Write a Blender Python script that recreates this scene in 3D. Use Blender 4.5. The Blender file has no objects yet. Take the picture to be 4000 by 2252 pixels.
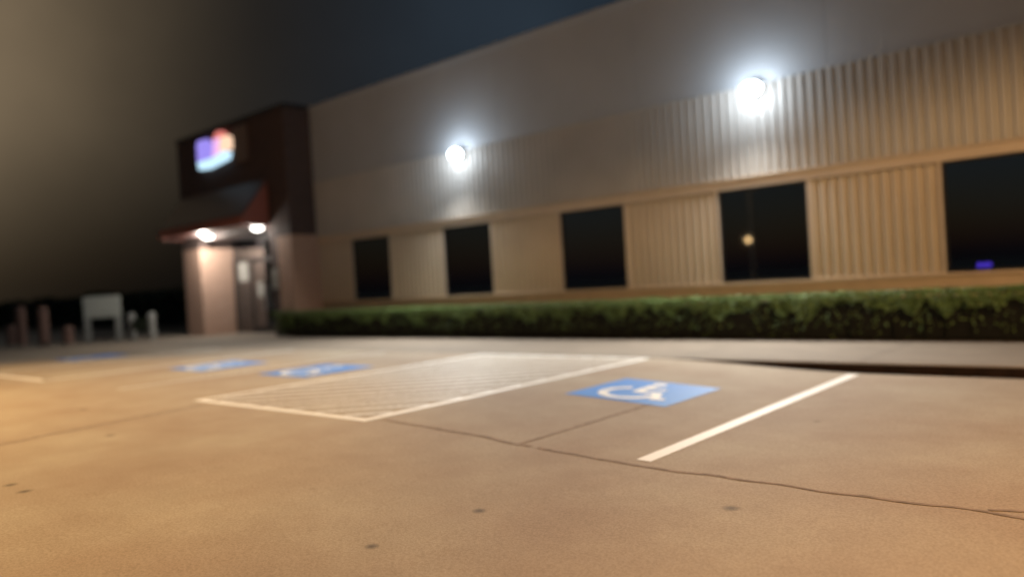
import bpy, bmesh, math, random
from mathutils import Vector, Matrix, noise
random.seed(7)
scn = bpy.context.scene
COL = scn.collection
PI = math.pi
# ---------------------------------------------------------------- camera
cd = bpy.data.cameras.new('camera'); cam = bpy.data.objects.new('camera', cd); COL.objects.link(cam)
r = Vector((0.75101446, 0.65757095, -0.0598141)); u = Vector((0.03909907, 0.04614049, 0.99816948)); f = Vector((-0.6591271, 0.75197839, -0.00894176))
cam.matrix_world = Matrix(((r.x, u.x, -f.x, 0), (r.y, u.y, -f.y, 0), (r.z, u.z, -f.z, 1.5), (0, 0, 0, 1)))
cd.sensor_width = 36; cd.lens = 26.75; cd.clip_end = 2000; cd.clip_start = .05
cd.dof.use_dof = True; cd.dof.focus_distance = 5.0; cd.dof.aperture_fstop = 0.4
scn.camera = cam
# ---------------------------------------------------------------- render / exposure
scn.view_settings.view_transform = 'Standard'; scn.view_settings.look = 'None'
scn.view_settings.exposure = 0; scn.view_settings.gamma = 1
# ---------------------------------------------------------------- world: night sky, warm glow painted at left for lens flare veil
w = bpy.data.worlds.new('World'); scn.world = w; w.use_nodes = True
nt = w.node_tree; N = nt.nodes; L = nt.links; N.clear()
def wn(t, **k):
    n = N.new(t)
    for a, b in k.items(): setattr(n, a, b)
    return n
sky = wn('ShaderNodeTexSky', sky_type='NISHITA', sun_disc=False, sun_elevation=math.radians(-4), sun_rotation=math.radians(200))
bg1 = wn('ShaderNodeBackground'); bg1.inputs[1].default_value = 0.12
L.new(sky.outputs[0], bg1.inputs[0])
tc = wn('ShaderNodeTexCoord')
dt = wn('ShaderNodeVectorMath', operation='DOT_PRODUCT'); dt.inputs[1].default_value = Vector((-0.96, 0.0, 0.30)).normalized()
L.new(tc.outputs['Generated'], dt.inputs[0])
rp = wn('ShaderNodeValToRGB'); e = rp.color_ramp.elements
e[0].position = 0.50; e[0].color = (.018, .029, .042, 1)
e[1].position = 1.0; e[1].color = (.34, .25, .15, 1)
rp.color_ramp.interpolation = 'B_SPLINE'
for pos, c in ((.72, (.020, .030, .042, 1)), (.84, (.011, .010, .009, 1)), (.93, (.030, .023, .015, 1))):
    q = e.new(pos); q.color = c
L.new(dt.outputs['Value'], rp.inputs[0])
sx = wn('ShaderNodeSeparateXYZ'); L.new(tc.outputs['Generated'], sx.inputs[0])
mz = wn('ShaderNodeMapRange', interpolation_type='SMOOTHSTEP'); mz.inputs['From Min'].default_value = -.02; mz.inputs['From Max'].default_value = .30
mz.inputs['To Min'].default_value = .24; mz.inputs['To Max'].default_value = 1.; L.new(sx.outputs['Z'], mz.inputs['Value'])
# thin uneven cloud
cn = wn('ShaderNodeTexNoise'); cn.inputs['Scale'].default_value = 2.2; cn.inputs['Detail'].default_value = 5; L.new(tc.outputs['Generated'], cn.inputs['Vector'])
cm = wn('ShaderNodeMapRange'); cm.inputs['From Min'].default_value = .3; cm.inputs['From Max'].default_value = .7; cm.inputs['To Min'].default_value = .65; cm.inputs['To Max'].default_value = 1.3; L.new(cn.outputs[0], cm.inputs['Value'])
mm = wn('ShaderNodeMath', operation='MULTIPLY'); L.new(mz.outputs[0], mm.inputs[0]); L.new(cm.outputs[0], mm.inputs[1])
bg2 = wn('ShaderNodeBackground'); L.new(rp.outputs[0], bg2.inputs[0]); L.new(mm.outputs[0], bg2.inputs[1])
ad = wn('ShaderNodeAddShader'); L.new(bg1.outputs[0], ad.inputs[0]); L.new(bg2.outputs[0], ad.inputs[1])
wo = wn('ShaderNodeOutputWorld'); L.new(ad.outputs[0], wo.inputs[0])

# ---------------------------------------------------------------- materials
def mat(name, col, rough=.7, metal=0, var=.12, scale=3., bump=0., bscale=60., spec=.5, detail=6, col2=None):
    m = bpy.data.materials.new(name); m.use_nodes = True
    t = m.node_tree; b = t.nodes['Principled BSDF']
    b.inputs['Roughness'].default_value = rough; b.inputs['Metallic'].default_value = metal
    b.inputs['Specular IOR Level'].default_value = spec
    g = t.nodes.new('ShaderNodeNewGeometry')
    n = t.nodes.new('ShaderNodeTexNoise'); n.inputs['Scale'].default_value = scale; n.inputs['Detail'].default_value = detail
    t.links.new(g.outputs['Position'], n.inputs['Vector'])
    c = t.nodes.new('ShaderNodeValToRGB'); c.color_ramp.elements[0].position = .3; c.color_ramp.elements[1].position = .7
    a = [max(0, x*(1-var)) for x in col]; z = [x*(1+var) for x in (col2 or col)]
    c.color_ramp.elements[0].color = (*a, 1); c.color_ramp.elements[1].color = (*z, 1)
    t.links.new(n.outputs[0], c.inputs[0]); t.links.new(c.outputs[0], b.inputs['Base Color'])
    if bump:
        n2 = t.nodes.new('ShaderNodeTexNoise'); n2.inputs['Scale'].default_value = bscale; n2.inputs['Detail'].default_value = 4
        t.links.new(g.outputs['Position'], n2.inputs['Vector'])
        bp = t.nodes.new('ShaderNodeBump'); bp.inputs['Strength'].default_value = bump; bp.inputs['Distance'].default_value = .01
        t.links.new(n2.outputs[0], bp.inputs['Height']); t.links.new(bp.outputs[0], b.inputs['Normal'])
    return m
def emis(name, col, s):
    m = bpy.data.materials.new(name); m.use_nodes = True; t = m.node_tree; t.nodes.clear()
    em = t.nodes.new('ShaderNodeEmission'); em.inputs[0].default_value = (*col, 1); em.inputs[1].default_value = s
    n = t.nodes.new('ShaderNodeTexNoise'); n.inputs['Scale'].default_value = 6
    o = t.nodes.new('ShaderNodeOutputMaterial'); t.links.new(em.outputs[0], o.inputs[0])
    mx = t.nodes.new('ShaderNodeMixRGB'); mx.blend_type = 'MULTIPLY'; mx.inputs[0].default_value = .1; mx.inputs[1].default_value = (*col, 1)
    t.links.new(n.outputs[0], mx.inputs[2]); t.links.new(mx.outputs[0], em.inputs[0])
    return m

def concrete():
    m = bpy.data.materials.new('lot_concrete'); m.use_nodes = True; t = m.node_tree; b = t.nodes['Principled BSDF']
    b.inputs['Roughness'].default_value = .82; b.inputs['Specular IOR Level'].default_value = .3
    g = t.nodes.new('ShaderNodeNewGeometry')
    def noi(s, d, lo, hi, c0, c1):
        n = t.nodes.new('ShaderNodeTexNoise'); n.inputs['Scale'].default_value = s; n.inputs['Detail'].default_value = d
        t.links.new(g.outputs['Position'], n.inputs['Vector'])
        r_ = t.nodes.new('ShaderNodeValToRGB'); r_.color_ramp.elements[0].position = lo; r_.color_ramp.elements[1].position = hi
        r_.color_ramp.elements[0].color = (*c0, 1); r_.color_ramp.elements[1].color = (*c1, 1)
        t.links.new(n.outputs[0], r_.inputs[0]); return r_.outputs[0]
    def mul(a, b_, f_=1.):
        x = t.nodes.new('ShaderNodeMixRGB'); x.blend_type = 'MULTIPLY'; x.inputs[0].default_value = f_
        t.links.new(a, x.inputs[1]); t.links.new(b_, x.inputs[2]); return x.outputs[0]
    base = noi(.55, 3, .35, .65, (.335, .268, .205), (.39, .34, .27))
    c = mul(base, noi(3.1, 8, .35, .7, (.95, .94, .93), (1.03, 1.03, 1.03)))
    c = mul(c, noi(1.3, 2, .3, .68, (.95, .92, .90), (1.02, 1.02, 1.02)))
    c = mul(c, noi(60, 4, .33, .62, (.83, .81, .78), (1.08, 1.08, 1.08)))
    # dark spots (chewing gum, oil) : x, y, radius
    for (sx, sy, sr) in ((-5.31, 3.48, .045), (-3.86, 3.9, .045), (-3.94, 2.99, .04), (-2.38, 4.86, .055), (-7.7, 2.03, .05), (-7.3, 2.02, .05),
                         (-1.3, 6.4, .02), (-4.9, 4.4, .02), (-9.4, 3.5, .05), (-12.2, 4.2, .06), (-5.9, 4.7, .03), (-2.9, 8.0, .04)):
        d = t.nodes.new('ShaderNodeVectorMath'); d.operation = 'DISTANCE'; d.inputs[1].default_value = (sx, sy, -.12 if sx > -6 else 0)
        t.links.new(g.outputs['Position'], d.inputs[0])
        mr = t.nodes.new('ShaderNodeMapRange'); mr.inputs['From Min'].default_value = sr*.2; mr.inputs['From Max'].default_value = sr*1.5
        mr.inputs['To Min'].default_value = .28; mr.inputs['To Max'].default_value = 1.
        t.links.new(d.outputs['Value'], mr.inputs['Value']); c = mul(c, mr.outputs[0])
    # worn tyre path across the lot, aggregate flecks
    t.links.new(c, b.inputs['Base Color'])
    n2 = t.nodes.new('ShaderNodeTexNoise'); n2.inputs['Scale'].default_value = 120; n2.inputs['Detail'].default_value = 5
    t.links.new(g.outputs['Position'], n2.inputs['Vector'])
    bp = t.nodes.new('ShaderNodeBump'); bp.inputs['Strength'].default_value = .5; bp.inputs['Distance'].default_value = .006
    t.links.new(n2.outputs[0], bp.inputs['Height']); t.links.new(bp.outputs[0], b.inputs['Normal'])
    return m

def paint(name, col, wear=.35, under=(.36, .31, .25)):
    """road paint, worn through to the concrete in places"""
    m = bpy.data.materials.new(name); m.use_nodes = True; t = m.node_tree; b = t.nodes['Principled BSDF']
    b.inputs['Roughness'].default_value = .6
    g = t.nodes.new('ShaderNodeNewGeometry')
    n = t.nodes.new('ShaderNodeTexNoise'); n.inputs['Scale'].default_value = 14; n.inputs['Detail'].default_value = 9; n.inputs['Roughness'].default_value = .7
    t.links.new(g.outputs['Position'], n.inputs['Vector'])
    r_ = t.nodes.new('ShaderNodeValToRGB'); r_.color_ramp.elements[0].position = wear-.03; r_.color_ramp.elements[1].position = wear+.12
    r_.color_ramp.elements[0].color = (*under, 1); r_.color_ramp.elements[1].color = (*col, 1)
    t.links.new(n.outputs[0], r_.inputs[0]); t.links.new(r_.outputs[0], b.inputs['Base Color'])
    return m

def glass(name, tr=.35, refl=3.4):
    m = bpy.data.materials.new(name); m.use_nodes = True; t = m.node_tree; t.nodes.clear()
    g = t.nodes.new('ShaderNodeBsdfGlossy'); g.inputs['Roughness'].default_value = .03; g.inputs['Color'].default_value = (.8, .9, 1, 1)
    tb = t.nodes.new('ShaderNodeBsdfTransparent'); tb.inputs['Color'].default_value = (tr, tr*1.05, tr*1.15, 1)
    lw = t.nodes.new('ShaderNodeFresnel'); lw.inputs['IOR'].default_value = refl
    nn = t.nodes.new('ShaderNodeTexNoise'); nn.inputs['Scale'].default_value = 1.2
    bp = t.nodes.new('ShaderNodeBump'); bp.inputs['Strength'].default_value = .015; t.links.new(nn.outputs[0], bp.inputs['Height'])
    t.links.new(bp.outputs[0], g.inputs['Normal'])
    mx = t.nodes.new('ShaderNodeMixShader'); t.links.new(lw.outputs[0], mx.inputs[0]); t.links.new(tb.outputs[0], mx.inputs[1]); t.links.new(g.outputs[0], mx.inputs[2])
    o = t.nodes.new('ShaderNodeOutputMaterial'); t.links.new(mx.outputs[0], o.inputs[0])
    return m

def leafmat(name, a, b2):
    m = bpy.data.materials.new(name); m.use_nodes = True; t = m.node_tree; b = t.nodes['Principled BSDF']
    b.inputs['Roughness'].default_value = .55; b.inputs['Specular IOR Level'].default_value = .25
    g = t.nodes.new('ShaderNodeNewGeometry')
    n = t.nodes.new('ShaderNodeTexNoise'); n.inputs['Scale'].default_value = 2.6; n.inputs['Detail'].default_value = 4
    t.links.new(g.outputs['Position'], n.inputs['Vector'])
    r_ = t.nodes.new('ShaderNodeValToRGB'); r_.color_ramp.elements[0].position = .3; r_.color_ramp.elements[1].position = .7
    r_.color_ramp.elements[0].color = (*a, 1); r_.color_ramp.elements[1].color = (*b2, 1)
    mx = t.nodes.new('ShaderNodeMixRGB'); mx.blend_type = 'MULTIPLY'; mx.inputs[0].default_value = .5
    t.links.new(n.outputs[0], r_.inputs[0]); t.links.new(r_.outputs[0], mx.inputs[1]); t.links.new(g.outputs['Random Per Island'], mx.inputs[2])
    t.links.new(mx.outputs[0], b.inputs['Base Color'])
    return m

def brick(name, a, b2, mortar):
    m = bpy.data.materials.new(name); m.use_nodes = True; t = m.node_tree; b = t.nodes['Principled BSDF']
    b.inputs['Roughness'].default_value = .85
    g = t.nodes.new('ShaderNodeNewGeometry'); s = t.nodes.new('ShaderNodeSeparateXYZ'); t.links.new(g.outputs['Position'], s.inputs[0])
    ad = t.nodes.new('ShaderNodeMath'); ad.operation = 'ADD'; t.links.new(s.outputs[0], ad.inputs[0]); t.links.new(s.outputs[1], ad.inputs[1])
    cb = t.nodes.new('ShaderNodeCombineXYZ'); t.links.new(ad.outputs[0], cb.inputs[0]); t.links.new(s.outputs[2], cb.inputs[1])
    k = t.nodes.new('ShaderNodeTexBrick'); k.inputs['Scale'].default_value = 1; k.inputs['Brick Width'].default_value = .22; k.inputs['Row Height'].default_value = .075
    k.inputs['Mortar Size'].default_value = .008; k.inputs['Color1'].default_value = (*a, 1); k.inputs['Color2'].default_value = (*b2, 1); k.inputs['Mortar'].default_value = (*mortar, 1)
    t.links.new(cb.outputs[0], k.inputs['Vector']); t.links.new(k.outputs[0], b.inputs['Base Color'])
    bp = t.nodes.new('ShaderNodeBump'); bp.inputs['Strength'].default_value = .4; bp.inputs['Distance'].default_value = .01; bp.invert = True
    t.links.new(k.outputs[1], bp.inputs['Height']); t.links.new(bp.outputs[0], b.inputs['Normal'])
    return m

M = dict(
    lot=concrete(),
    walk=mat('walk_concrete', (.215, .178, .14), .85, var=.1, scale=1.8, bump=.4, bscale=110),
    kerb=mat('kerb_shade', (.020, .011, .009), .8, var=.35, scale=6, bump=.3, spec=.2),  # near-black colour holds the shade on the kerb face
    mulch=mat('mulch', (.045, .03, .02), .95, var=.5, scale=25, bump=.8, bscale=40),
    earth=mat('far_ground', (.05, .045, .03), .95, var=.4, scale=.6, bump=.5, bscale=12),
    clad=mat('ribbed_metal', (.50, .435, .355), .5, var=.05, scale=1.1, spec=.4),  # lower copy of the cladding, warm lamp light mixed into its colour
    upclad=mat('ribbed_metal_upper', (.43, .42, .405), .5, var=.07, scale=.9, spec=.4),  # same cladding, greyed for the cooler light higher up
    panel=mat('smooth_panel', (.36, .39, .43), .6, var=.05, scale=.7),
    trim=mat('trim_metal', (.52, .44, .36), .45, var=.05, scale=2),
    sill=mat('base_masonry', (.58, .47, .35), .8, var=.08, scale=3, bump=.3),
    frame=mat('window_frame', (.30, .27, .25), .4, var=.08),
    glass=glass('window_glass'),
    inside=mat('dark_interior', (.02, .022, .026), .9, var=.2),
    brick=brick('dark_red_brick', (.055, .034, .031), (.075, .044, .04), (.07, .055, .05)),
    tan=brick('tan_brick', (.40, .255, .19), (.46, .30, .23), (.36, .26, .21)),
    red=mat('red_metal', (.28, .09, .065), .45, var=.1, scale=1.5),
    awn=mat('awning_roof', (.05, .028, .026), .5, var=.15),
    dark=mat('dark_metal', (.016, .016, .018), .4, metal=.3, var=.2),
    white=paint('white_paint', (.88, .87, .84), .27),
    worn=paint('worn_washed_out_paint', (.70, .69, .67), .42),  # duller white: wear on the hatching, flare wash-out on the far line
    blue=paint('blue_paint', (.045, .225, .68), .28),
    symbol=paint('symbol_paint', (.85, .85, .83), .33, under=(.10, .22, .50)),
    joint=mat('joint_filler', (.235, .175, .135), .95, var=.4, scale=9),
    leaf=leafmat('hedge_leaf', (.12, .205, .06), (.22, .34, .12)),
    leaf2=leafmat('tree_leaf', (.03, .045, .018), (.05, .07, .03)),
    core=mat('hedge_shade', (.008, .009, .008), 1., var=.3, scale=20),  # near-black colour holds the shade inside the hedge and on its stems
    bark=mat('bark', (.06, .045, .035), .95, var=.3, scale=12, bump=.6),
    rust=mat('red_brown_post', (.17, .10, .08), .7, var=.15, scale=4),
    board=mat('pale_board', (.42, .45, .42), .5, var=.06),
    grey=mat('grey_post', (.28, .29, .28), .5, var=.1),
    green=mat('green_board', (.05, .08, .035), .6, var=.3),
    paper=mat('paper', (.30, .30, .28), .8, var=.1, scale=5),
    steel=mat('steel', (.35, .35, .36), .35, metal=.8, var=.1),
    led=emis('led_lens', (.86, .94, 1.), 22),
    down=emis('downlight_lens', (1., .97, .90), 9),
    sodium=emis('street_lens', (1., .72, .38), 25),
    sodium_dim=emis('street_lens_far', (1., .85, .5), .9),
    violet=emis('sign_violet', (.38, .30, .98), 1.0),
    magenta=emis('sign_magenta', (.92, .50, .90), 1.1),
    coral=emis('sign_coral', (.95, .26, .22), .9),
    peach=emis('sign_peach', (1., .66, .45), 1.25),
    cyan=emis('sign_cyan', (.55, .82, 1.), 1.35),
    dev=emis('device_led', (.16, .07, .95), 5),
    signpanel=mat('sign_panel', (.17, .13, .115), .6, var=.1),
)

# ---------------------------------------------------------------- helpers
def B(): return bmesh.new()
def box(bm, x0, x1, y0, y1, z0, z1, bev=0):
    vs = [bm.verts.new(c) for c in ((x0,y0,z0),(x1,y0,z0),(x1,y1,z0),(x0,y1,z0),(x0,y0,z1),(x1,y0,z1),(x1,y1,z1),(x0,y1,z1))]
    fs = [bm.faces.new([vs[i] for i in q]) for q in ((3,2,1,0),(4,5,6,7),(0,1,5,4),(1,2,6,5),(2,3,7,6),(3,0,4,7))]
    if bev:
        es = list({e_ for f_ in fs for e_ in f_.edges}); bmesh.ops.bevel(bm, geom=es, offset=bev, segments=2, affect='EDGES')
def cyl(bm, c, r0, r1, h, axis='Z', n=20):
    m_ = Matrix.Translation(c)
    if axis == 'Y': m_ = m_ @ Matrix.Rotation(-PI/2, 4, 'X')
    if axis == 'X': m_ = m_ @ Matrix.Rotation(PI/2, 4, 'Y')
    m_ = m_ @ Matrix.Translation((0, 0, h/2))
    bmesh.ops.create_cone(bm, cap_ends=True, segments=n, radius1=r0, radius2=r1, depth=h, matrix=m_)
def prism(bm, pts, y0, y1):
    """outline in XZ extruded along Y"""
    a = [bm.verts.new((x, y0, z)) for x, z in pts]; b = [bm.verts.new((x, y1, z)) for x, z in pts]
    n = len(pts); bm.faces.new(a); bm.faces.new(b[::-1])
    for i in range(n): bm.faces.new((a[i], b[i], b[(i+1) % n], a[(i+1) % n]))
def obj(name, bm, m, parent=None, smooth=False):
    bmesh.ops.recalc_face_normals(bm, faces=bm.faces)
    me = bpy.data.meshes.new(name); bm.to_mesh(me); bm.free()
    if m: me.materials.append(m)
    if smooth:
        for p_ in me.polygons: p_.use_smooth = True
    o = bpy.data.objects.new(name, me); COL.objects.link(o)
    if parent:
        o.parent = parent
        o.matrix_parent_inverse = Matrix.Translation(-parent.location)
    return o
def tag(o, label, cat, group=None, kind=None):
    o['label'] = label; o['category'] = cat
    if group: o['group'] = group
    if kind: o['kind'] = kind
    return o
def thing(name, label, cat, loc, group=None):
    o = bpy.data.objects.new(name, None); COL.objects.link(o); o.location = loc; o.empty_display_size = .2
    return tag(o, label, cat, group)
def struct(name, bm, m):
    o = obj(name, bm, m); o['kind'] = 'structure'; return o
def S(x):
    t = min(max((x+7.2)/4, 0), 1); return -0.145*t*t*(3-2*t)

# ---------------------------------------------------------------- ground
KY, WY = 11.75, 14.95     # kerb line, back of the sidewalk
bm = B()
xs = [-400, -120, -60, -35, -20, -12, -9] + [-7.2+.25*i for i in range(17)] + [0, 5, 20, 60, 150]
ys = [-200, -60, -20, -5, 0, 4, 8, KY]
g = [[bm.verts.new((x, y, S(x))) for y in ys] for x in xs]
for i in range(len(xs)-1):
    for j in range(len(ys)-1): bm.faces.new((g[i][j], g[i+1][j], g[i+1][j+1], g[i][j+1]))
struct('parking_lot', bm, M['lot'])
# sidewalk slab with kerb face
bm = B()
xs2 = [-60, -35, -20, -12, -9] + [-7.2+.25*i for i in range(17)] + [0, 5, 20, 60]
bev = .02
top = [(bm.verts.new((x, KY+bev, .004)), bm.verts.new((x, WY, .004)), bm.verts.new((x, KY, .004-bev if S(x) < -.03 else .003))) for x in xs2]
for i in range(len(xs2)-1):
    bm.faces.new((top[i][0], top[i+1][0], top[i+1][1], top[i][1])); bm.faces.new((top[i][2], top[i+1][2], top[i+1][0], top[i][0]))
struct('sidewalk', bm, M['walk'])
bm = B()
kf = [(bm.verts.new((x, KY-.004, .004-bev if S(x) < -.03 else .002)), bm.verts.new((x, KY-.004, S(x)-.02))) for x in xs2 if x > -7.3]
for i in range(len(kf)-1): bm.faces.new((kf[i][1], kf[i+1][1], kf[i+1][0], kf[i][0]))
# dark strip at its foot, the kerb's shade laid on the lot
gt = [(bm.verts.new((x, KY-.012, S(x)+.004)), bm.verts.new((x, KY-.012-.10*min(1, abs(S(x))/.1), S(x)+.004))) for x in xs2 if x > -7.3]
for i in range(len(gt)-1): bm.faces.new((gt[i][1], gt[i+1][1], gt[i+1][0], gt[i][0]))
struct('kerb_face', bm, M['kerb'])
# planting bed behind the sidewalk; entrance pavement; far ground
bm = B(); box(bm, -23.95, 60, WY, 16.6, -.3, -.01); struct('planting_bed', bm, M['mulch'])
bm = B(); box(bm, -60, -23.953, WY+.002, 17.3, -.3, 0.0); struct('entrance_pavement', bm, M['walk'])
bm = B(); vs = [bm.verts.new(c) for c in ((-900, 17.3, -.02), (600, 17.3, -.02), (600, 900, -.02), (-900, 900, -.02))]; bm.faces.new(vs)
vs = [bm.verts.new(c) for c in ((-900, KY, -.025), (-60, KY, -.025), (-60, 17.3, -.025), (-900, 17.3, -.025))]; bm.faces.new(vs)
struct('ground', bm, M['earth'])
# sidewalk control joints + lot joints (cut lines laid 4 mm proud)
def strip(bm, p, q, w0, z=.004, wob=0, step=.25, gaps=False, seed=0):
    p = Vector(p); q = Vector(q); d = (q-p); n_ = max(1, int(d.length/step)); d.normalize(); s = Vector((-d.y, d.x))
    prev = None
    for i in range(n_+1):
        c = p.lerp(q, i/n_); k = noise.noise((c.x*1.7+seed, c.y*1.7, 3.1))
        wv = w0*(1+.6*k*(1 if wob else 0)) if wob else w0
        c = c + s*wob*noise.noise((c.x*2.3, c.y*2.3, seed))
        a = bm.verts.new((*(c-s*wv/2), S(c.x-s.x*wv/2)+z)); b = bm.verts.new((*(c+s*wv/2), S(c.x+s.x*wv/2)+z))
        if prev and not (gaps and k > .28): bm.faces.new((prev[0], a, b, prev[1]))
        prev = (a, b)
bm = B()
strip(bm, (-7.0, 5.56), (12, 5.56), .045, wob=.06, step=.08, gaps=True, seed=2)
strip(bm, (-4.9, 5.58), (-4.9, 7.95), .036, wob=.02, step=.15, seed=5)
strip(bm, (-9.8, .5), (-10.6, 5.2), .045, wob=.03, step=.2, seed=8)
strip(bm, (-.98, 5.62), (-.55, 5.80), .05, wob=.04, step=.06, seed=9)
struct('lot_joint', bm, M['joint'])
bm = B()
for x in [-28+3.05*i for i in range(14)]:
    strip(bm, (x, KY+.05), (x, WY-.02), .014, z=.007-S(x))
bm2 = bm; struct('sidewalk_joint', bm2, mat('walk_joint', (.12, .10, .09), .95))  # dark joint lines across the sidewalk

# ---------------------------------------------------------------- painted markings
def mark(pts, m, name, label, cat, group=None, w_=.14):
    bm = B()
    for p, q in pts: strip(bm, p, q, w_, z=.005)
    return tag(obj(name, bm, M[m]), label, cat, group)
mark([((-3.6, 5.72), (-3.6, 11.5))], 'white', 'parking_line', 'bright white painted line right of the near blue wheelchair square, closest to the camera', 'parking line', 'painted parking lines', .15)
mark([((-14.3, 5.5), (-14.3, 11.6))], 'worn', 'parking_line', 'faint white line between the two far blue wheelchair squares', 'parking line', 'painted parking lines')  # dull paint stands in for flare washing this line out
mark([((-18.15, 5.5), (-18.15, 11.55)), ((-18.09, 5.5), (-22.1, 5.5)), ((-22.1, 5.56), (-22.1, 11.55))], 'white', 'parking_line', 'pale line with a bright corner at the left edge, beyond the far blue squares', 'parking line', 'painted parking lines', .13)
# crosshatched access aisle
ax0, ax1, ay0, ay1 = -11.16, -7.15, 5.44, 11.68
rt = thing('access_aisle', 'large white crosshatched rectangle painted between the blue squares', 'access aisle', (-9.15, 8.5, 0))
bm = B()
strip(bm, (ax1, ay0-.06), (ax1, ay1), .14, .005); strip(bm, (ax0, ay0-.06), (ax0, ay1), .12, .005)
strip(bm, (ax0+.06, ay0), (ax1-.06, ay0), .12, .005); strip(bm, (ax0+.06, ay1-.06), (ax1-.06, ay1-.06), .12, .005)
obj('border_line', bm, M['white'], rt)
k = -6.2
while k < 4.0:          # 45 degree stripes:  x = ax0 + s , y = ay0 + s - k
    s0 = max(0, k); s1 = min(ax1-ax0, (ay1-ay0)+k)
    if s1-s0 > .35:
        bm = B(); strip(bm, (ax0+s0+.09, ay0+s0-k+.09), (ax0+s1-.11, ay0+s1-k-.11), .15, .0055)
        obj('hatch_stripe', bm, M['worn'], rt)
    k += .60
# wheelchair symbols
def isa(cx, cy, s, label, mb, ms):
    root = thing('wheelchair_symbol', label, 'painted symbol', (cx, cy, S(cx)), 'blue wheelchair squares')
    bm = B(); n_ = 10
    gg = [[bm.verts.new((cx-s/2+s*i/n_, cy-s/2+s*j/n_, S(cx-s/2+s*i/n_)+.005)) for j in range(n_+1)] for i in range(n_+1)]
    for i in range(n_):
        for j in range(n_): bm.faces.new((gg[i][j], gg[i+1][j], gg[i+1][j+1], gg[i][j+1]))
    obj('blue_square', bm, mb, root)
    bm = B(); W_ = .085
    def P(a, b): return (cx+(a-.5)*s, cy+(b-.5)*s)
    def line(a, b, w_=W_): strip(bm, P(*a), P(*b), w_*s, .009, step=.06)
    # head
    c = P(.47, .84); n_ = 16; cv = bm.verts.new((*c, S(c[0])+.009))
    ring = [bm.verts.new((c[0]+.068*s*math.cos(t_), c[1]+.068*s*math.sin(t_), S(c[0]+.068*s*math.cos(t_))+.009)) for t_ in [2*PI*i/n_ for i in range(n_)]]
    for i in range(n_): bm.faces.new((cv, ring[i], ring[(i+1) % n_]))
    # wheel arc
    pr = None
    for i in range(29):
        t_ = math.radians(118+ i*(350-118)/28); c0, r0, r1 = (.45, .36), .20, .285
        v = []
        for rr in (r0, r1):
            q_ = P(c0[0]+rr*math.cos(t_), c0[1]+rr*math.sin(t_)); v.append(bm.verts.new((*q_, S(q_[0])+.009)))
        if pr: bm.faces.new((pr[0], v[0], v[1], pr[1]))
        pr = v
    obj('wheel', bm, ms, root); bm = B()
    line((.455, .76), (.475, .42)); line((.47, .62), (.66, .62), .06); line((.44, .44), (.68, .44)); line((.665, .47), (.77, .21)); line((.74, .215), (.86, .235), .07)
    obj('figure', bm, ms, root)
isa(-5.42, 8.72, 1.5, 'bright blue wheelchair square nearest the camera, right of the crosshatched aisle', M['blue'], M['symbol'])
isa(-12.75, 8.6, 1.6, 'blue wheelchair square just left of the crosshatched aisle', M['blue'], M['symbol'])
isa(-16.4, 8.5, 1.6, 'blue wheelchair square second to the left of the crosshatched aisle', M['blue'], M['symbol'])
isa(-24.4, 8.7, 1.6, 'dim blue wheelchair square in the dark at the far left', M['blue'], M['symbol'])

# ---------------------------------------------------------------- the long building
WX0, WX1, YW = -23.95, 9.3, 16.6
HT = 8.38
bld = thing('office_building', 'long building with ribbed cladding, dark square windows and a brick entrance tower', 'building', (-10, YW, 0))
HEAD, SILL = 3.31, 1.17
wins = [(-21.97+4.65*i, -21.97+4.65*i+2.07) for i in range(7)]
def part(name, m, *boxes, par=bld, bev=0):
    bm = B()
    for b_ in boxes: box(bm, *b_, bev=bev)
    return obj(name, bm, m, par)
# masonry base with sill ledge
part('base_wall', M['sill'], (WX0+.003, WX1, YW, YW+.3, -.3, SILL-.07))
part('sill_ledge', M['sill'], (WX0+.003, WX1, YW-.05, YW+.3, SILL-.067, SILL-.004), bev=.008)
def ribs(x0, x1, z0, z1, y=YW, pitch=.204, d=.06):
    """standing-rib cladding sheet"""
    bm = B(); prof = [(0, 0), (.40, 0), (.52, 1), (.88, 1)]; pts = []
    n_ = max(1, round((x1-x0)/pitch)); pp = (x1-x0)/n_
    for i in range(n_):
        for a, b in prof: pts.append((x0+(i+a)*pp, y+d*b))
    pts.append((x1, y))
    a = [bm.verts.new((x, yy, z0)) for x, yy in pts]; b = [bm.verts.new((x, yy, z1)) for x, yy in pts]
    for i in range(len(pts)-1): bm.faces.new((a[i], a[i+1], b[i+1], b[i]))
    return bm
# piers of ribbed panel between windows
edges = [WX0+.003]+[e_ for w_ in wins for e_ in w_]+[WX1]
for i in range(0, len(edges), 2):
    x0, x1 = edges[i], edges[i+1]
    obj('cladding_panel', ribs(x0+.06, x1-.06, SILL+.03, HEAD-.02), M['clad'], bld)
    part('panel_trim', M['trim'], (x0, x0+.06, YW-.014, YW+.3, SILL, HEAD-.004), (x1-.06, x1, YW-.014, YW+.3, SILL, HEAD-.004),
         (x0+.063, x1-.063, YW-.012, YW+.25, SILL, SILL+.03))
    part('backing_wall', M['dark'], (x0+.065, x1-.065, YW+.085, YW+.28, SILL+.04, HEAD-.03))
# header band
part('header_band', M['trim'], (WX0+.003, WX1, YW-.03, YW+.3, HEAD, 3.52))
part('drip_edge', M['trim'], (WX0+.003, WX1, YW-.075, YW+.02, 3.523, 3.56), bev=.005)
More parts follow.
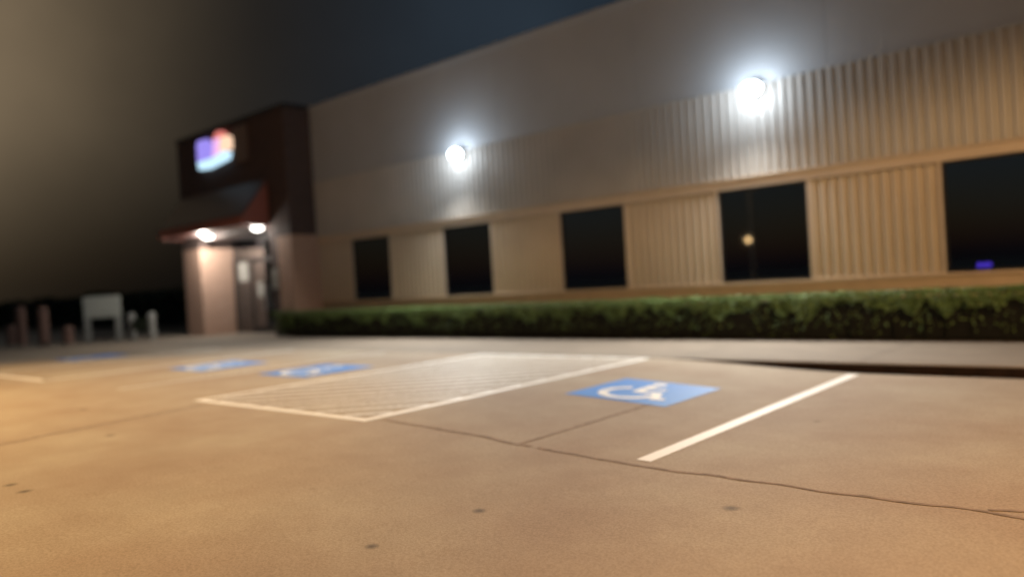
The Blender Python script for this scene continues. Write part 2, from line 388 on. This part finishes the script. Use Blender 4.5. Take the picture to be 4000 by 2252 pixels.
# upper ribbed cladding, stands slightly forward
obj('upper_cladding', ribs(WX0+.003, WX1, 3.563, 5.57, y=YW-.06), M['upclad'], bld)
part('cladding_trim', M['panel'], (WX0+.003, WX1, YW-.085, YW+.3, 5.573, 5.66), bev=.006)
bm = B(); x = WX0+.003
while x < WX1-.1:
    x1 = min(x+4.645, WX1); box(bm, x, x1-.004, YW-.065, YW+.3, 5.663, HT-.14, bev=.004); x = x1
obj('upper_panel', bm, M['panel'], bld)
part('parapet_cap', M['panel'], (WX0+.003, WX1, YW-.11, YW+.35, HT-.137, HT), bev=.01)
part('roof', M['dark'], (WX0+.003, WX1, YW+.353, 36, HT-.6, HT-.3))
part('end_wall', M['panel'], (WX1+.003, WX1+.3, YW, 36, -.3, HT))
part('rear_wall', M['panel'], (WX0+.003, WX1, 36.003, 36.3, -.3, HT))
part('interior_floor', M['inside'], (WX0+.003, WX1, YW+.303, 35.99, -.05, .05), (WX0+.003, WX1, YW+.303, 35.99, 3.6, 3.7), (WX0+.003, WX1, YW+4, YW+4.1, .06, 3.59))
for i, (x0, x1) in enumerate(wins):
    bm = B(); F = .05
    box(bm, x0, x0+F, YW+.03, YW+.12, SILL, HEAD-.003); box(bm, x1-F, x1, YW+.03, YW+.12, SILL, HEAD-.003)
    box(bm, x0+F, x1-F, YW+.03, YW+.12, SILL, SILL+F); box(bm, x0+F, x1-F, YW+.03, YW+.12, HEAD-F, HEAD-.003)
    wo_ = obj('window', bm, M['dark'], bld)
    bm = B(); box(bm, x0+F-.002, x1-F+.002, YW+.06, YW+.072, SILL+F-.002, HEAD-F+.002)
    p_ = obj('pane', bm, M['glass']); p_.parent = wo_; p_.matrix_parent_inverse = Matrix.Identity(4)
    wm = wo_.matrix_parent_inverse.copy(); p_.matrix_parent_inverse = (Matrix.Translation(bld.location) @ wm).inverted()
# ---- entrance tower
TX0, TX1, TY = -32.2, WX0, 15.43
OX0, OX1, OZ = -30.75, -25.35, 4.0
ZB = 3.66
part('tower_wall', M['brick'], (TX0, TX1, TY, TY+.4, 4.003, HT-.12), (OX1, TX1, TY, TY+.4, ZB, 4.0), (TX0, OX0, TY, TY+.4, ZB, 4.0),
     (TX1-.4, TX1, TY+.403, 24, ZB, HT-.12), (TX0, TX0+.4, TY+.403, 24, -.3, HT-.12))
part('tower_pier', M['tan'], (TX0, OX0, TY, TY+1.55, 0, ZB-.003))
part('tower_pier', M['tan'], (OX1+.5, TX1+.02, TY, YW+.3, 0, ZB-.003))
part('door_jamb', M['brick'], (OX1, OX1+.497, TY+.02, TY+1.55, 0, ZB-.003))
part('tower_cap', M['dark'], (TX0-.04, TX1+.04, TY-.04, 24, HT-.117, HT+.02))
part('porch_soffit', M['awn'], (OX0, OX1, TY+.403, TY+1.55, 4.003, 4.1))
# awning: red fascia, red triangular cheek, dark sloping roof
AX0, AX1, AY = -32.0, -25.3, 14.32
part('awning_fascia', M['red'], (AX0, AX1, AY, AY+.06, 4.12, 4.46))
for nm, xa in (('awning_cheek', AX1-.05), ('awning_cheek', AX0)):
    bm = B(); pts = [(AY+.063, 4.12), (TY-.003, 4.12), (TY-.003, 5.78), (AY+.063, 4.48)]
    a = [bm.verts.new((xa, y, z)) for y, z in pts]; b = [bm.verts.new((xa+.05, y, z)) for y, z in pts]
    bm.faces.new(a); bm.faces.new(b[::-1])
    for i in range(4): bm.faces.new((a[i], b[i], b[(i+1) % 4], a[(i+1) % 4]))
    obj(nm, bm, M['red'], bld)
bm = B(); pts = [(AY-.02, 4.463), (AY-.02, 4.50), (TY-.003, 5.86), (TY-.003, 5.80)]
a = [bm.verts.new((AX0-.03, y, z)) for y, z in pts]; b = [bm.verts.new((AX1+.03, y, z)) for y, z in pts]
bm.faces.new(a); bm.faces.new(b[::-1])
for i in range(4): bm.faces.new((a[i], b[i], b[(i+1) % 4], a[(i+1) % 4]))
obj('awning_roof', bm, M['awn'], bld)
part('awning_soffit', M['awn'], (AX0+.053, AX1-.053, AY+.063, TY-.006, 4.14, 4.17))
# storefront: mullions, panes and two door leaves
SY = TY+1.45
part('storefront_frame', M['dark'], (OX0, OX1, SY, SY+.08, 3.05, 3.13), (OX0, OX1, SY, SY+.08, 3.9, 4.0), (OX0, OX0+.07, SY, SY+.08, 0, 3.05), (OX1-.07, OX1, SY, SY+.08, 0, 3.05),
     (-29.35, -29.28, SY, SY+.08, 0, 3.05), (-27.1, -27.03, SY, SY+.08, 0, 3.05), (-28.2, -28.14, SY, SY+.08, 3.13, 3.9))
part('storefront_glass', M['glass'], (OX0+.07, -29.353, SY+.03, SY+.042, .05, 3.047), (-27.027, OX1-.073, SY+.03, SY+.042, .05, 3.047), (OX0+.003, OX1-.003, SY+.03, SY+.042, 3.133, 3.897))
part('vestibule_wall', M['inside'], (OX0, OX1, SY+3.5, SY+3.6, 0, 4.0), (OX0, OX1, SY+.1, SY+3.5, 4.0, 4.1))
for x0, x1, hx in ((-29.277, -28.19, -28.32), (-28.18, -27.103, -28.05)):
    d_ = part('door', M['dark'], (x0, x0+.07, SY, SY+.06, .02, 3.04), (x1-.07, x1, SY, SY+.06, .02, 3.04), (x0+.07, x1-.07, SY, SY+.06, .02, .25), (x0+.07, x1-.07, SY, SY+.06, 2.95, 3.04))
    iv = (Matrix.Translation(bld.location) @ d_.matrix_parent_inverse).inverted()
    bm = B(); box(bm, x0+.072, x1-.072, SY+.02, SY+.03, .252, 2.948); c_ = obj('pane', bm, M['glass']); c_.parent = d_; c_.matrix_parent_inverse = iv
    bm = B(); cyl(bm, (hx, SY-.05, .9), .02, .02, 1.1, n=10); box(bm, hx-.015, hx+.015, SY-.05, SY-.002, .95, .99); box(bm, hx-.015, hx+.015, SY-.05, SY-.002, 1.9, 1.94)
    c_ = obj('handle', bm, M['steel']); c_.parent = d_; c_.matrix_parent_inverse = iv
# notice beside the glass; pale sheets in it stand in for reflections
def notice(x0, x1, y, z0, z1, label, name='notice'):
    bm = B(); box(bm, x0, x1, y-.012, y, z0, z1, bev=.003); tag(obj(name, bm, M['paper']), label, 'notice', 'notices at the entrance')
notice(-25.32, -24.90, TY-.003, 1.75, 2.5, 'pale notice on the dark brick jamb right of the entrance doors')
notice(-26.75, -26.35, SY-.003+.03, 2.3, 2.95, 'pale sheet for a reflection high in the glass right of the entrance doors')
notice(-28.85, -28.45, SY+.015, 1.5, 2.1, 'small pale sheet for a reflection on the left entrance door')
notice(-30.35, -29.6, SY+.027, 2.2, 3.0, 'pale sheet for a reflection in the sidelight beside the lit entrance pier')

# ---------------------------------------------------------------- illuminated sign
sg = thing('wall_sign', 'glowing violet, coral and pale blue emblem sign high on the dark entrance tower', 'sign', (-28.5, TY, 6.7))
bm = B(); box(bm, -27.35, -26.4, TY-.12, TY-.003, 6.72, 8.08, bev=.02); obj('backing_panel', bm, M['signpanel'], sg)
bm = B(); prism(bm, [(a_, 7.48+(b_-7.42)*.86) for a_, b_ in [(-30.15, 7.05), (-28.95, 7.05), (-28.85, 7.45), (-29.0, 7.68), (-29.35, 8.02), (-30.05, 8.04), (-30.15, 7.9)]], TY-.16, TY-.01); obj('violet_block', bm, M['violet'], sg)
bm = B(); prism(bm, [(a_, 7.48+(b_-7.42)*.86) for a_, b_ in [(-30.05, 6.68), (-29.3, 6.62), (-27.75, 6.80), (-27.6, 7.10), (-28.0, 7.22), (-28.9, 7.04), (-30.15, 7.04)]], TY-.17, TY-.01); obj('pale_blue_band', bm, M['cyan'], sg)
bm = B(); prism(bm, [(a_, 7.48+(b_-7.42)*.86) for a_, b_ in [(-28.94, 7.07), (-28.35, 7.18), (-28.25, 7.85), (-28.80, 7.9), (-28.82, 7.45)]], TY-.16, TY-.01); obj('pink_strip', bm, M['magenta'], sg)
bm = B(); prism(bm, [(a_, 7.48+(b_-7.42)*.86) for a_, b_ in [(-28.80, 7.93), (-28.24, 7.88), (-27.72, 7.88), (-28.15, 8.16), (-28.5, 8.18)]], TY-.16, TY-.01); obj('coral_cap', bm, M['coral'], sg)
bm = B(); prism(bm, [(a_, 7.48+(b_-7.42)*.86) for a_, b_ in [(-28.33, 7.2), (-27.9, 7.24), (-27.5, 7.2), (-27.36, 7.45), (-27.4, 7.7), (-27.68, 7.86), (-28.22, 7.86)]], TY-.16, TY-.01); obj('peach_block', bm, M['peach'], sg)

# ---------------------------------------------------------------- wall lamps
def lamp(name, kind, loc, energy, col, parent, size=.2, spot=None, rot=None, blend=.3):
    ld = bpy.data.lights.new(name, kind); ld.energy = energy; ld.color = col
    if kind == 'AREA': ld.shape = 'RECTANGLE'; ld.size = size; ld.size_y = size*.6
    else: ld.shadow_soft_size = size
    if kind == 'SPOT': ld.spot_size = math.radians(spot); ld.spot_blend = blend
    lo = bpy.data.objects.new(name, ld); COL.objects.link(lo)
    lo.parent = parent; lo.matrix_parent_inverse = Matrix.Translation(-parent.location)
    lo.location = loc
    if rot: lo.rotation_euler = rot
    return lo
COOL = (.82, .92, 1.)
for x, lab in ((-16.19, 'blazing white wall lamp nearer the entrance tower, above the second window'), (-6.92, 'blazing white wall lamp on the right, larger in view, above the fourth window')):
    t_ = thing('wall_lamp', lab, 'wall lamp', (x, YW-.09, 5.4), 'wall lamps on the long facade')
    y = YW-.09
    k_ = 1. if x < -10 else 1.18
    bm = B(); box(bm, x-.11*k_, x+.11*k_, y-.08, y-.003, 5.30, 5.56, bev=.01); obj('mounting_box', bm, M['dark'], t_)
    bm = B(); box(bm, x-.12*k_, x+.12*k_, y-.20, y-.083, 5.54, 5.57, bev=.01); obj('housing', bm, M['dark'], t_)
    bm = B(); bmesh.ops.create_icosphere(bm, subdivisions=4, radius=1, matrix=Matrix.Translation((x, y-.25, 5.41)) @ Matrix.Diagonal((.20*k_, .175, .17, 1)))
    obj('lens', bm, M['led'], t_, smooth=True)
    lamp('lamp_light', 'POINT', (x, y-.75, 5.36), 72, COOL, t_, .05)
    lamp('lamp_light', 'SPOT', (x, y-.34, 5.20), 3300, (1., .97, .90), t_, .05, spot=155, rot=(math.radians(-54), 0, 0), blend=1.)
# ---------------------------------------------------------------- entrance downlights
for x, lab in ((-29.5, 'round white downlight under the awning above the tan entrance pier'), (-25.72, 'round white downlight under the right end of the awning')):
    t_ = thing('downlight', lab, 'downlight', (x, TY-.25, 4.13), 'downlights under the entrance awning')
    bm = B(); cyl(bm, (x, TY-.25, 4.09), .24, .22, .047, n=24); obj('trim_ring', bm, M['steel'], t_)
    bm = B(); bmesh.ops.create_icosphere(bm, subdivisions=3, radius=1, matrix=Matrix.Translation((x, TY-.25, 4.085)) @ Matrix.Diagonal((.215, .215, .13, 1))); obj('lens', bm, M['down'], t_, smooth=True)
    lamp('downlight_light', 'POINT', (x-(.08 if x < -28 else 0), TY-.42, 3.86), 400 if x < -28 else 50, (1., .93, .82), t_, .05)

# ---------------------------------------------------------------- purple lit device on a window sill
t_ = thing('desk_device', 'small glowing purple device low in the rightmost window', 'device', (-2.78, YW+.25, SILL), None)
bm = B(); box(bm, -2.90, -2.66, YW+.19, YW+.28, SILL+.06, SILL+.16, bev=.012); obj('glow_front', bm, M['dev'], t_)
bm = B(); box(bm, -2.92, -2.64, YW+.285, YW+.36, SILL-.003, SILL+.17, bev=.01); obj('case', bm, M['dark'], t_)

# ---------------------------------------------------------------- street lamps (out of frame: light the lot; one is mirrored in a window)
def street_lamp(x, y, h, lab, energy, col, arm=(0, 1), spot=None, aim=None, blend=.25, lens='sodium', head=.3):
    z0 = S(x)
    t_ = thing('street_lamp', lab, 'street lamp', (x, y, z0), 'street lamps round the lot')
    bm = B(); cyl(bm, (x, y, z0), .28, .28, .6, n=16); obj('base', bm, M['walk'], t_)
    bm = B(); cyl(bm, (x, y, z0+.6), .1, .06, h-.6, n=14); obj('pole', bm, M['dark'], t_)
    ax, ay = arm; hx, hy = x+ax*1.1, y+ay*1.1
    bm = B(); box(bm, min(x, hx)-.04, max(x, hx)+.04, min(y, hy)-.04, max(y, hy)+.04, h-.08, h-.003); obj('arm', bm, M['dark'], t_)
    bm = B(); box(bm, hx-head, hx+head, hy-head, hy+head, h, h+.16, bev=.03); obj('head', bm, M['dark'], t_)
    bm = B(); cyl(bm, (hx, hy, h-.06), head*.6, head*.8, .058, n=20); obj('lens', bm, M[lens], t_)
    if spot:
        l_ = lamp('street_light', 'SPOT', (hx, hy, h-.12), energy, col, t_, .15, spot=spot, blend=blend)
    else:
        l_ = lamp('street_light', 'POINT', (hx, hy, h-.25), energy, col, t_, .15)
WARM = (1., .57, .23)
street_lamp(6.0, 1.5, 8.5, 'tall warm street lamp behind the viewer on the right side of the lot', 8700, WARM, spot=162, blend=.14)
street_lamp(-16.5, -4.5, 9.0, 'tall warm street lamp behind the viewer on the left side of the lot', 12500, (1., .60, .21), spot=119, blend=.16)
street_lamp(-36.7, -50.9, 4.9, 'distant warm street lamp mirrored in the fourth window', 25, WARM, head=.45, lens='sodium_dim')

# ---------------------------------------------------------------- hedge
HX0, HX1 = -24.9, 9.0
hd = thing('hedge', 'long clipped green hedge along the foot of the ribbed wall', 'hedge', (-8, 15.4, 0))
def depth(x): return 15.38 if x < WX0+.1 else 16.0
bm = B()
def hz(x, y): return .90+.035*noise.noise((x*1.3, y*1.3, 0))+.03*noise.noise((x*4, y*4, 5))
n_ = 0; rnd = random.Random(3)
def leaf(bm, c, nrm, s):
    a = nrm.orthogonal().normalized(); a.rotate(Matrix.Rotation(rnd.random()*6.28, 3, nrm)); b = nrm.cross(a)
    p0, p1, p2, p3 = c-a*s, c+b*s*.5, c+a*s, c-b*s*.5
    bm.faces.new([bm.verts.new(p) for p in (p0, p1, p2, p3)])
while n_ < 62000:
    x = rnd.uniform(HX0, HX1)
    if x > 1.5 and rnd.random() < .6: continue
    yb = depth(x); k_ = rnd.random(); clump = noise.noise((x*1.15, 0, 9))
    bulge = .10*noise.noise((x*2.2, 1, 4))+.05*noise.noise((x*6, 3, 4))
    if k_ < .50:       # top
        y = rnd.uniform(15.02, yb); z = hz(x, y)-abs(rnd.gauss(0, .045)); nr = Vector((rnd.gauss(0, .45), rnd.gauss(0, .45), 1))
    elif k_ < .90:     # front, thick at the shoulder, thinned at the foot so the shade-dark core shows
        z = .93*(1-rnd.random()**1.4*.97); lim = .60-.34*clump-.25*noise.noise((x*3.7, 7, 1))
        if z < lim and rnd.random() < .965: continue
        y = 15.0-bulge*.9+abs(rnd.gauss(0, .05))+max(0, .62-z)*.3; nr = Vector((rnd.gauss(0, .5), -1+rnd.gauss(0, .3), rnd.gauss(.35, .5)))
        z = min(z, hz(x, y)+.02)
    else:
        y = rnd.uniform(15.05, yb); z = rnd.uniform(.25, .85); nr = Vector((rnd.gauss(0, 1), rnd.gauss(0, 1), rnd.gauss(0, 1)))
    leaf(bm, Vector((x, y, z)), nr.normalized(), rnd.uniform(.022, .042)); n_ += 1
obj('foliage', bm, M['leaf'], hd)
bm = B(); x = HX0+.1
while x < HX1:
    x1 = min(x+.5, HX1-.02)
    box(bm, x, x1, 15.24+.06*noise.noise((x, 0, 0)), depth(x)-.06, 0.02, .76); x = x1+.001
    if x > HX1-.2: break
obj('shade_core', bm, M['core'], hd)  # dark filler boxes standing in for the hedge's inner shade
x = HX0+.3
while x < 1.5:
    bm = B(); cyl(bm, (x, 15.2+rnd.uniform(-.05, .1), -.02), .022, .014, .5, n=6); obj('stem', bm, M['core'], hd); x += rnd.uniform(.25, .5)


# ---------------------------------------------------------------- left: posts, boards, trees
def bollard(x, y, h, rad, lab):
    t_ = thing('bollard', lab, 'bollard', (x, y, 0), 'reddish posts at the left edge')
    bm = B(); cyl(bm, (x, y, 0), rad, rad, h-rad*.5, n=20)
    obj('shaft', bm, M['rust'], t_, smooth=False)
    bm = B(); bmesh.ops.create_uvsphere(bm, u_segments=20, v_segments=8, radius=1, matrix=Matrix.Translation((x, y, h-rad*.5)) @ Matrix.Diagonal((rad*.99, rad*.99, rad*.5, 1)))
    obj('cap', bm, M['rust'], t_, smooth=True)
    bm = B(); cyl(bm, (x, y, .002), rad*1.25, rad*1.2, .06, n=20); obj('base_ring', bm, M['walk'], t_)
bollard(-37.6, 10.7, 1.72, .20, 'tall reddish post, left of the two tall ones')
bollard(-35.5, 10.9, 1.65, .20, 'tall reddish post, right of the two tall ones')
bollard(-39.1, 10.75, .92, .24, 'short reddish post at the very left edge of the picture')
bollard(-34.3, 11.4, .80, .20, 'short reddish post right of the two tall ones')
t_ = thing('notice_board', 'pale square board on two grey legs left of the entrance', 'notice board', (-34.9, 13.0, 0))
bm = B(); box(bm, -35.65, -34.15, 12.96, 13.04, 1.0, 1.93, bev=.03); obj('board', bm, M['board'], t_)
for x in (-35.52, -34.28):
    bm = B(); box(bm, x-.12, x+.12, 12.92, 13.08, 0, 1.0, bev=.02); obj('leg', bm, M['grey'], t_)
bm = B(); box(bm, -35.35, -34.45, 12.96, 13.02, .10, .2); obj('cross_bar', bm, M['dark'], t_)
t_.rotation_euler = (0, 0, math.radians(52))
t_ = thing('low_board', 'low dark green board between two grey posts beside the pale board', 'notice board', (-33.2, 13.9, 0))
for x in (-34.2, -32.2):
    bm = B(); cyl(bm, (x, 13.9, 0), .15, .15, .98, n=16); cyl(bm, (x, 13.9, .98), .19, .12, .14, n=16); obj('post', bm, M['grey'], t_)
bm = B(); box(bm, -34.03, -32.37, 13.87, 13.93, .38, .86, bev=.01); obj('panel', bm, M['green'], t_)
bm = B(); rr = random.Random(5)
for i in range(16000):
    x = rr.uniform(-95, -33); y = 22+rr.uniform(0, 1.6); z = rr.random()**.6*(2.3+.5*noise.noise((x*.4, 0, 0)))
    nr = Vector((rr.gauss(0, 1), rr.gauss(-.5, 1), rr.gauss(.3, 1))).normalized(); a = nr.orthogonal().normalized()*.16; b = nr.cross(a); p = Vector((x, y, z))
    bm.faces.new([bm.verts.new(v) for v in (p-a, p+b*.6, p+a, p-b*.6)])
t_ = thing('hedge', 'dark tall hedge behind the posts and boards at the far left', 'hedge', (-60, 22.5, 0))
obj('foliage', bm, M['leaf2'], t_)
bm = B(); box(bm, -95, -33, 22.3, 23.3, -.02, 1.9); obj('shade_core', bm, M['core'], t_)
